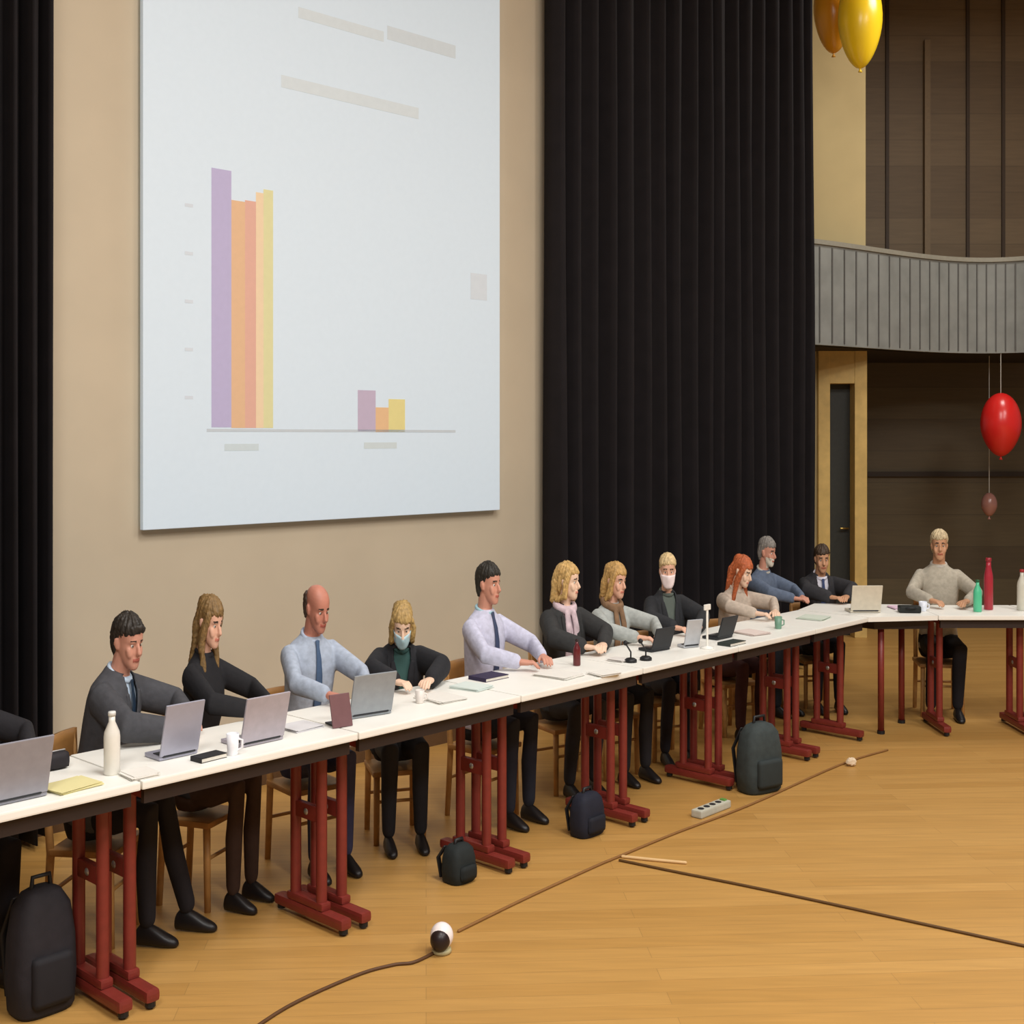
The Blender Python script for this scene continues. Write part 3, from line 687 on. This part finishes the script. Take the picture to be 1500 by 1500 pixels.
# ------------------------------------------------------------------ things on the tables
m_lap = mat('silver laptop', (168, 168, 184), .4, .3, noise=.03)
m_lapd = mat('dark laptop', (44, 46, 50), .5, .2)
m_key = mat('keyboard dark', (40, 40, 44), .6)
m_scrn = mat('laptop display', (30, 34, 40), .2)
def laptop(px, py, w, h, label, dark=False, yaw=0, angle=14, m=None):
    """px, py: where the lid meets the table; lid leans towards the viewer, keyboard behind"""
    p = table_pt(px, py); root = empty('laptop', (p.x, p.y, TZ), YAW_ROW + R(yaw)); tag(root, label, 'laptop', 'open laptops on the tables')
    mm = m or (m_lapd if dark else m_lap); dp = w * .66
    b = MB().box((0, dp / 2, .009), (w, dp, .014), bev=.004).build('base', mm, root, world=False)
    MB().box((0, dp * .38, .0172), (w * .88, dp * .4, .003)).build('keyboard', m_key, b, world=False)
    MB().box((0, dp * .78, .0168), (w * .3, dp * .24, .002)).build('touchpad', m_steel, b, world=False)
    t = Matrix.Rotation(R(angle), 4, 'X')
    lid = MB().box((0, -h / 2 * math.sin(R(angle)), .016 + h / 2 * math.cos(R(angle))), (w, .008, h), bev=.003, tilt=t).build('lid', mm, root, world=False)
    MB().box((0, -h / 2 * math.sin(R(angle)) + .0052, .016 + h / 2 * math.cos(R(angle)) + .002), (w * .92, .002, h * .88), tilt=t).build('display', m_scrn, lid, world=False)
    MB().tube([(-w * .4, .0, .016), (w * .4, .0, .016)], .006, 8).build('hinge', m_lapd, root, True, world=False)
    return root
laptop(14, 1178, .235, .185, 'silver laptop at the left edge, cut off by the frame', m=mat('grey laptop', (150, 150, 160), .45, .2))
laptop(262, 1110, .148, .185, 'silver laptop between the blazer man and the woman in black')
laptop(384, 1090, .185, .17, 'silver laptop in front of the balding man', m=mat('grey lavender laptop', (176, 170, 180), .45, .2))
laptop(543, 1050, .19, .165, 'silver grey laptop in front of the masked blonde woman', yaw=-10, m=mat('cool grey laptop', (150, 156, 162), .45, .25))
laptop(968, 954, .14, .115, 'black laptop in front of the person with the white mask', dark=True, yaw=-6, angle=18)
laptop(1013, 949, .095, .14, 'small pale grey laptop beside the thin white stand', yaw=-20, m=mat('pale laptop', (186, 190, 196), .45, .2))
laptop(1062, 936, .15, .115, 'dark laptop right of the thin white stand', dark=True, angle=18)
laptop(1268, 898, .19, .165, 'cream white laptop standing open at the corner', yaw=-45, m=mat('cream laptop', (206, 198, 180), .5, .0))

def paper(px, py, w, d, label, yaw=0, rgb=(226, 222, 214), n=5, cat='papers'):
    p = table_pt(px, py); root = empty('paper_stack', (p.x, p.y, TZ), YAW_ROW + R(yaw)); tag(root, label, cat, 'papers lying on the tables')
    rn = random.Random(px)
    for k in range(n):
        MB().box((rn.uniform(-.006, .006), rn.uniform(-.006, .006), .0015 + k * .0022), (w, d, .0018), R(rn.uniform(-4, 4))).build('sheet', mat('paper ' + str(rgb), rgb, .8, noise=.015), root, world=False)
    return root
paper(103, 1153, .15, .12, 'cream yellow sheets at the left beside the cut off laptop', 8, (222, 212, 156))
paper(204, 1136, .09, .10, 'white sheets in front of the man in the grey blazer', -6)
paper(440, 1066, .13, .12, 'white sheets in front of the balding man', 4, (214, 212, 214))
paper(645, 1024, .14, .18, 'white sheets right of the masked blonde woman', -4)
paper(690, 1008, .12, .15, 'pale sheets in front of the man with the navy tie', 12, (212, 222, 216))
paper(818, 990, .15, .18, 'white sheets in front of the woman in the dark blazer', 3)
paper(884, 988, .12, .10, 'white sheets between the two blonde women', -8)
paper(908, 968, .08, .09, 'sheets in front of the woman in the grey cardigan', 6, (220, 214, 208))
paper(1100, 928, .14, .16, 'pinkish white sheets in front of the red haired woman', -10, (222, 206, 198))
paper(1192, 906, .16, .16, 'pale green white sheets in front of the corner man', 10, (206, 214, 200))
paper(1318, 891, .12, .12, 'sheets with a pinkish tint on the wedge shaped table', -40, (226, 196, 214))
def notebook(px, py, w, d, rgb, label, yaw=0):
    p = table_pt(px, py); root = empty('notebook', (p.x, p.y, TZ), YAW_ROW + R(yaw)); tag(root, label, 'notebook')
    MB().box((0, 0, .008), (w * .97, d * .97, .012)).build('pages', mat('pages', (214, 208, 196), .8), root, world=False)
    MB().box((0, 0, .0155), (w, d, .003), bev=.001).box((0, 0, .0012), (w, d, .0024)).box((-w / 2, 0, .008), (.003, d, .016)).build('cover', mat('cover ' + str(rgb), rgb, .6), root, world=False)
notebook(306, 1112, .105, .06, (30, 30, 32), 'black notebook in front of the woman in black', 4)
notebook(716, 994, .15, .11, (44, 34, 66), 'dark violet notebook under the hands of the man with the navy tie', 0)
notebook(1072, 944, .15, .08, (46, 54, 50), 'dark green grey notebook right of the thin white stand', 0)

def bottle(p, r, h, rgb, label, cap=(220, 220, 216), cat='bottle', name='bottle', neck=.4):
    root = empty(name, p); tag(root, label, cat)
    MB().lathe((0, 0, 0), [(r * .9, 0), (r, .006), (r, h * .6), (r * .92, h * .68), (r * neck, h * .84), (r * neck, h * .93)], 20).build('bottle_body', mat('bottle ' + str(rgb), rgb, .3, noise=.03, spec=.6), root, True, world=False)
    MB().lathe((0, 0, h * .93), [(r * neck * 1.15, 0), (r * neck * 1.2, .01), (r * neck * 1.1, h * .07)], 16).build('bottle_cap', mat('cap ' + str(cap), cap, .4), root, True, world=False)
    return root
bottle(table_pt(164, 1134), .026, .205, (226, 222, 212), 'tall white bottle in front of the man in the grey blazer')
bottle(table_pt(845, 975), .018, .125, (96, 22, 26), 'small dark red bottle between the two blonde women', cap=(40, 20, 20))
bottle(table_pt(1432, 896), .026, .20, (84, 196, 150), 'teal green bottle on the end table', cap=(28, 96, 60))
bottle(table_pt(1448, 893), .028, .33, (168, 40, 56), 'tall red bottle beside the teal one', cap=(150, 36, 48), neck=.55)
bottle(table_pt(1497, 894), .03, .26, (206, 204, 190), 'white bottle with a red cap at the right edge', cap=(160, 40, 44))
def cup(p, r, h, rgb, label):
    root = empty('cup', p); tag(root, label, 'cup')
    MB().lathe((0, 0, 0), [(r * .78, 0), (r * .82, .004), (r, h), (r * .92, h), (r * .74, .008), (.002, .008)], 20).build('cup_body', mat('cup ' + str(rgb), rgb, .35), root, True, world=False)
    MB().tube([(r * .9, 0, h * .75), (r * 1.5, 0, h * .7), (r * 1.5, 0, h * .35), (r * .85, 0, h * .25)], .004, 8).build('cup_handle', mat('cup ' + str(rgb), rgb, .35), root, True, world=False)
cup(table_pt(341, 1106), .022, .075, (232, 232, 236), 'white cup right of the woman in black')
cup(table_pt(1140, 921), .022, .07, (112, 150, 128), 'green cup in front of the grey haired man')
cup(table_pt(1352, 895), .026, .06, (226, 230, 240), 'white cup in front of the man in the pale jumper')
cup(table_pt(615, 1030), .02, .055, (222, 214, 206), 'beige cup beside the hands of the masked blonde woman')
p = table_pt(82, 1126); root = empty('pouch', p, YAW_ROW); tag(root, 'small black pouch behind the cream yellow sheets', 'pouch')
MB().box((0, 0, .03), (.075, .06, .055), bev=.02).build('pouch_body', mat('pouch black', (34, 30, 34), .7), root, True, world=False)
MB().tube([(-.03, 0, .059), (.03, 0, .059)], .003, 8).build('zip', m_steel, root, True, world=False)
# small conference microphones
def mic(px, py, label):
    p = table_pt(px, py); root = empty('desk_microphone', p, YAW_ROW); tag(root, label, 'microphone', 'black desk microphones')
    MB().lathe((0, 0, 0), [(.03, 0), (.03, .012), (.02, .02), (.004, .022)], 16).build('base', m_glide, root, True, world=False)
    MB().tube([(0, 0, .018), (0, .0, .05), (0, .03, .085)], .004, 8).build('neck', m_glide, root, True, world=False)
    MB().ball((0, .033, .09), (.011, .013, .013), 12, 8).build('mic_head', m_glide, root, True, world=False)
mic(924, 970, 'black desk microphone in front of the woman in the grey cardigan')
mic(946, 967, 'black desk microphone left of the black laptop')
# thin white stand (desk lamp style) between two dark laptops
p = table_pt(1036, 950); root = empty('desk_stand', p, YAW_ROW); tag(root, 'thin white upright stand between the small pale laptop and the dark laptop', 'stand')
MB().lathe((0, 0, 0), [(.035, 0), (.035, .008), (.008, .014)], 18).build('base', m_top, root, True, world=False)
MB().tube([(0, 0, .01), (0, 0, .2)], .006, 10).build('post', m_top, root, True, world=False)
MB().box((0, 0, .215), (.05, .012, .03), bev=.004).build('holder', m_top, root, world=False)
# black case on the end table
p = table_pt(1332, 897); root = empty('black_case', p, R(-6)); tag(root, 'low black case on the end table beside the white cup', 'case')
MB().box((0, 0, .022), (.13, .09, .04), bev=.01).build('shell', mat('case black', (26, 30, 28), .6), root, world=False)
MB().tube([(-.03, -.046, .03), (-.02, -.058, .034), (.02, -.058, .034), (.03, -.046, .03)], .004, 8).build('handle', m_glide, root, True, world=False)
# phone with a dark red back held up by the silver grey laptop
p = table_pt(503, 1066); root = empty('tablet', (p.x, p.y, TZ), YAW_ROW - R(10)); tag(root, 'dark reddish tablet standing left of the silver grey laptop', 'tablet')
t = Matrix.Rotation(R(-14), 4, 'X')
MB().box((0, .02, .062), (.085, .007, .125), bev=.003, tilt=t).build('shell', mat('red grey case', (112, 78, 80), .5), root, world=False)
MB().box((0, .024, .0625), (.076, .003, .112), tilt=t).build('display', m_scrn, root, world=False)
MB().box((0, .055, .004), (.05, .09, .006), bev=.002).build('stand', m_glide, root, world=False)

# ------------------------------------------------------------------ bags and bits on the floor
def bag(p, w, d, h, rgb, label, yaw, backpack=True, cat='bag'):
    root = empty('backpack' if backpack else 'handbag', p, yaw); tag(root, label, cat)
    m = mat('bag ' + str(rgb), rgb, .8, noise=.15, bump=.2)
    mb = MB(); rings = []
    for t, k in ((0, .88), (.04, .98), (.3, 1.04), (.6, 1.0), (.85, .86), (.96, .6), (1, .3)):
        rings.append([Vector((x_, y_, t * h)) for x_, y_ in [(q.x, q.y) for q in ring(0, w / 2 * k, -d / 2 * k, d / 2 * k, 28, 3.4)]])
    mb.loft(rings); mb.build('bag_body', m, root, True, world=False)
    pk = MB(); pk.box((0, -d * .5, h * .3), (w * .66, d * .3, h * .4), bev=.02); pk.build('pocket', mat('pocket ' + str(rgb), tuple(int(c_ * .8) for c_ in rgb), .8), root, True, world=False)
    MB().tube([(-w * .16, 0, h * .97), (-w * .14, 0, h * 1.08), (w * .14, 0, h * 1.08), (w * .16, 0, h * .97)], .008, 8).build('handle', m_glide, root, True, world=False)
    for sx in (-1, 1):
        MB().tube([(sx * w * .3, d * .35, h * .9), (sx * w * .4, d * .62, h * .6), (sx * w * .36, d * .5, h * .12)], [(.014, .005)] * 3, 8).build('strap', m_glide, root, True, world=False)
    return root
bag(floor_pt(60, 1478), .20, .15, .40, (36, 33, 38), 'large black backpack under the first table at the left edge', YAW_ROW)
bag(floor_pt(1112, 1158), .24, .15, .36, (52, 60, 60), 'dark grey green backpack leaning out under the sixth table', YAW_ROW - R(15))
bag(floor_pt(860, 1222), .17, .11, .20, (26, 28, 42), 'small dark navy bag beside a red table foot', YAW_ROW, False, 'bag')
bag(floor_pt(672, 1290), .13, .11, .16, (28, 34, 34), 'small black bag on the floor below the man with the navy tie', YAW_ROW, False, 'bag')

# round two-tone floor device with its lead
p = floor_pt(647, 1396); root = empty('floor_speaker', p, R(30)); tag(root, 'small round white and black device lying on the open floor', 'device')
MB().lathe((0, 0, 0), [(.03, 0), (.036, .008), (.034, .018), (.01, .022)], 20).build('base_ring', mat('ring pale', (170, 160, 120), .5), root, True, world=False)
MB().ball((0, 0, .062), (.042, .042, .048), 24, 16).build('ball_shell', mat('shell white', (236, 226, 224), .35), root, True, world=False)
MB().ball((-.014, -.016, .055), (.036, .036, .04), 20, 14).build('dark_front', mat('shell dark', (36, 24, 24), .4), root, True, world=False)
def cable(pts, label, rgb=(98, 66, 36), r=.007, name='floor_cable'):
    q = [floor_pt(*a) for a in pts]; out = []
    for i in range(len(q) - 1):
        p0, p1, p2, p3 = q[max(i - 1, 0)], q[i], q[i + 1], q[min(i + 2, len(q) - 1)]
        for k in range(6):
            t = k / 6; out.append(.5 * ((2 * p1) + (p2 - p0) * t + (2 * p0 - 5 * p1 + 4 * p2 - p3) * t * t + (3 * p1 - p0 - 3 * p2 + p3) * t ** 3))
    out.append(q[-1]); out = [Vector((a.x, a.y, r)) for a in out]
    o = MB().tube(out, r, 8).build(name, mat('cable ' + str(rgb), rgb, .6), None, True); return tag(o, label, 'cable')
cable([(330, 1540), (420, 1478), (520, 1432), (575, 1416), (606, 1412), (636, 1398)], 'dark cable on the floor running to the round white and black device', (86, 56, 30), .006)
cable([(672, 1366), (770, 1318), (870, 1272), (908, 1256), (990, 1222), (1100, 1180), (1230, 1122), (1300, 1100)], 'brown cable on the floor running alongside the row of tables', (132, 92, 48), .006)
cable([(908, 1262), (985, 1278), (1080, 1297), (1180, 1318), (1290, 1342), (1400, 1366), (1520, 1392)], 'dark cable crossing the open floor to the right edge', (92, 64, 30), .006)
cable([(912, 1257), (960, 1262), (1004, 1266)], 'short pale strip of cable at the bend on the floor', (216, 180, 128), .007)
p = floor_pt(1042, 1190); root = empty('power_strip', p, YAW_ROW); tag(root, 'pale power strip on the floor in front of a red table foot', 'power strip')
MB().box((0, 0, .02), (.26, .06, .036), bev=.008).build('strip_body', mat('strip pale', (188, 186, 170), .5), root, world=False)
for k in range(4): MB().tube([(-.09 + k * .05, 0, .037), (-.09 + k * .05, 0, .040)], .016, 14, cap=False).build('socket', m_lapd, root, world=False)
MB().box((.105, 0, .041), (.022, .03, .008), bev=.002).build('switch', mat('switch green', (100, 150, 70), .4), root, world=False)
p = floor_pt(1247, 1122); root = empty('paper_ball', p); tag(root, 'small crumpled pale paper on the floor near the corner', 'paper')
mb = MB().ball((0, 0, .024), (.03, .026, .024), 12, 8); mb.v = [(a[0] + random.uniform(-.004, .004), a[1] + random.uniform(-.004, .004), max(.001, a[2] + random.uniform(-.003, .003))) for a in mb.v]
mb.build('crumpled_sheet', mat('paper ball', (222, 200, 170), .8), root, world=False)

# ------------------------------------------------------------------ light
def area(name, loc, size, power, col=(1, .93, .82), rot=(0, 0, 0)):
    l = bpy.data.lights.new(name, 'AREA'); l.shape = 'RECTANGLE'; l.size, l.size_y = size; l.energy = power; l.color = col
    o = bpy.data.objects.new(name, l); COL.objects.link(o); o.location = loc; o.rotation_euler = rot; return o
for i, (x, y) in enumerate(((-.6, -2.0), (4.2, -1.6), (1.2, 2.4), (5.2, 3.0))):
    area('ceiling_lamp_light', (x, y, 6.4), (1.8, 1.8), (355, 355, 245, 245)[i], (1, .985, .965))
area('back_lamp_light', (4.6, 9.0, 6.4), (1.4, 1.4), 125, (1, .97, .92))
w = bpy.data.worlds.new('world'); SC.world = w; w.use_nodes = True
w.node_tree.nodes['Background'].inputs['Color'].default_value = (1, .99, .98, 1); w.node_tree.nodes['Background'].inputs['Strength'].default_value = .13
SC.view_settings.view_transform = 'Standard'; SC.view_settings.look = 'None'; SC.view_settings.gamma = 1; SC.view_settings.exposure = 0
SC.view_settings.use_curve_mapping = False
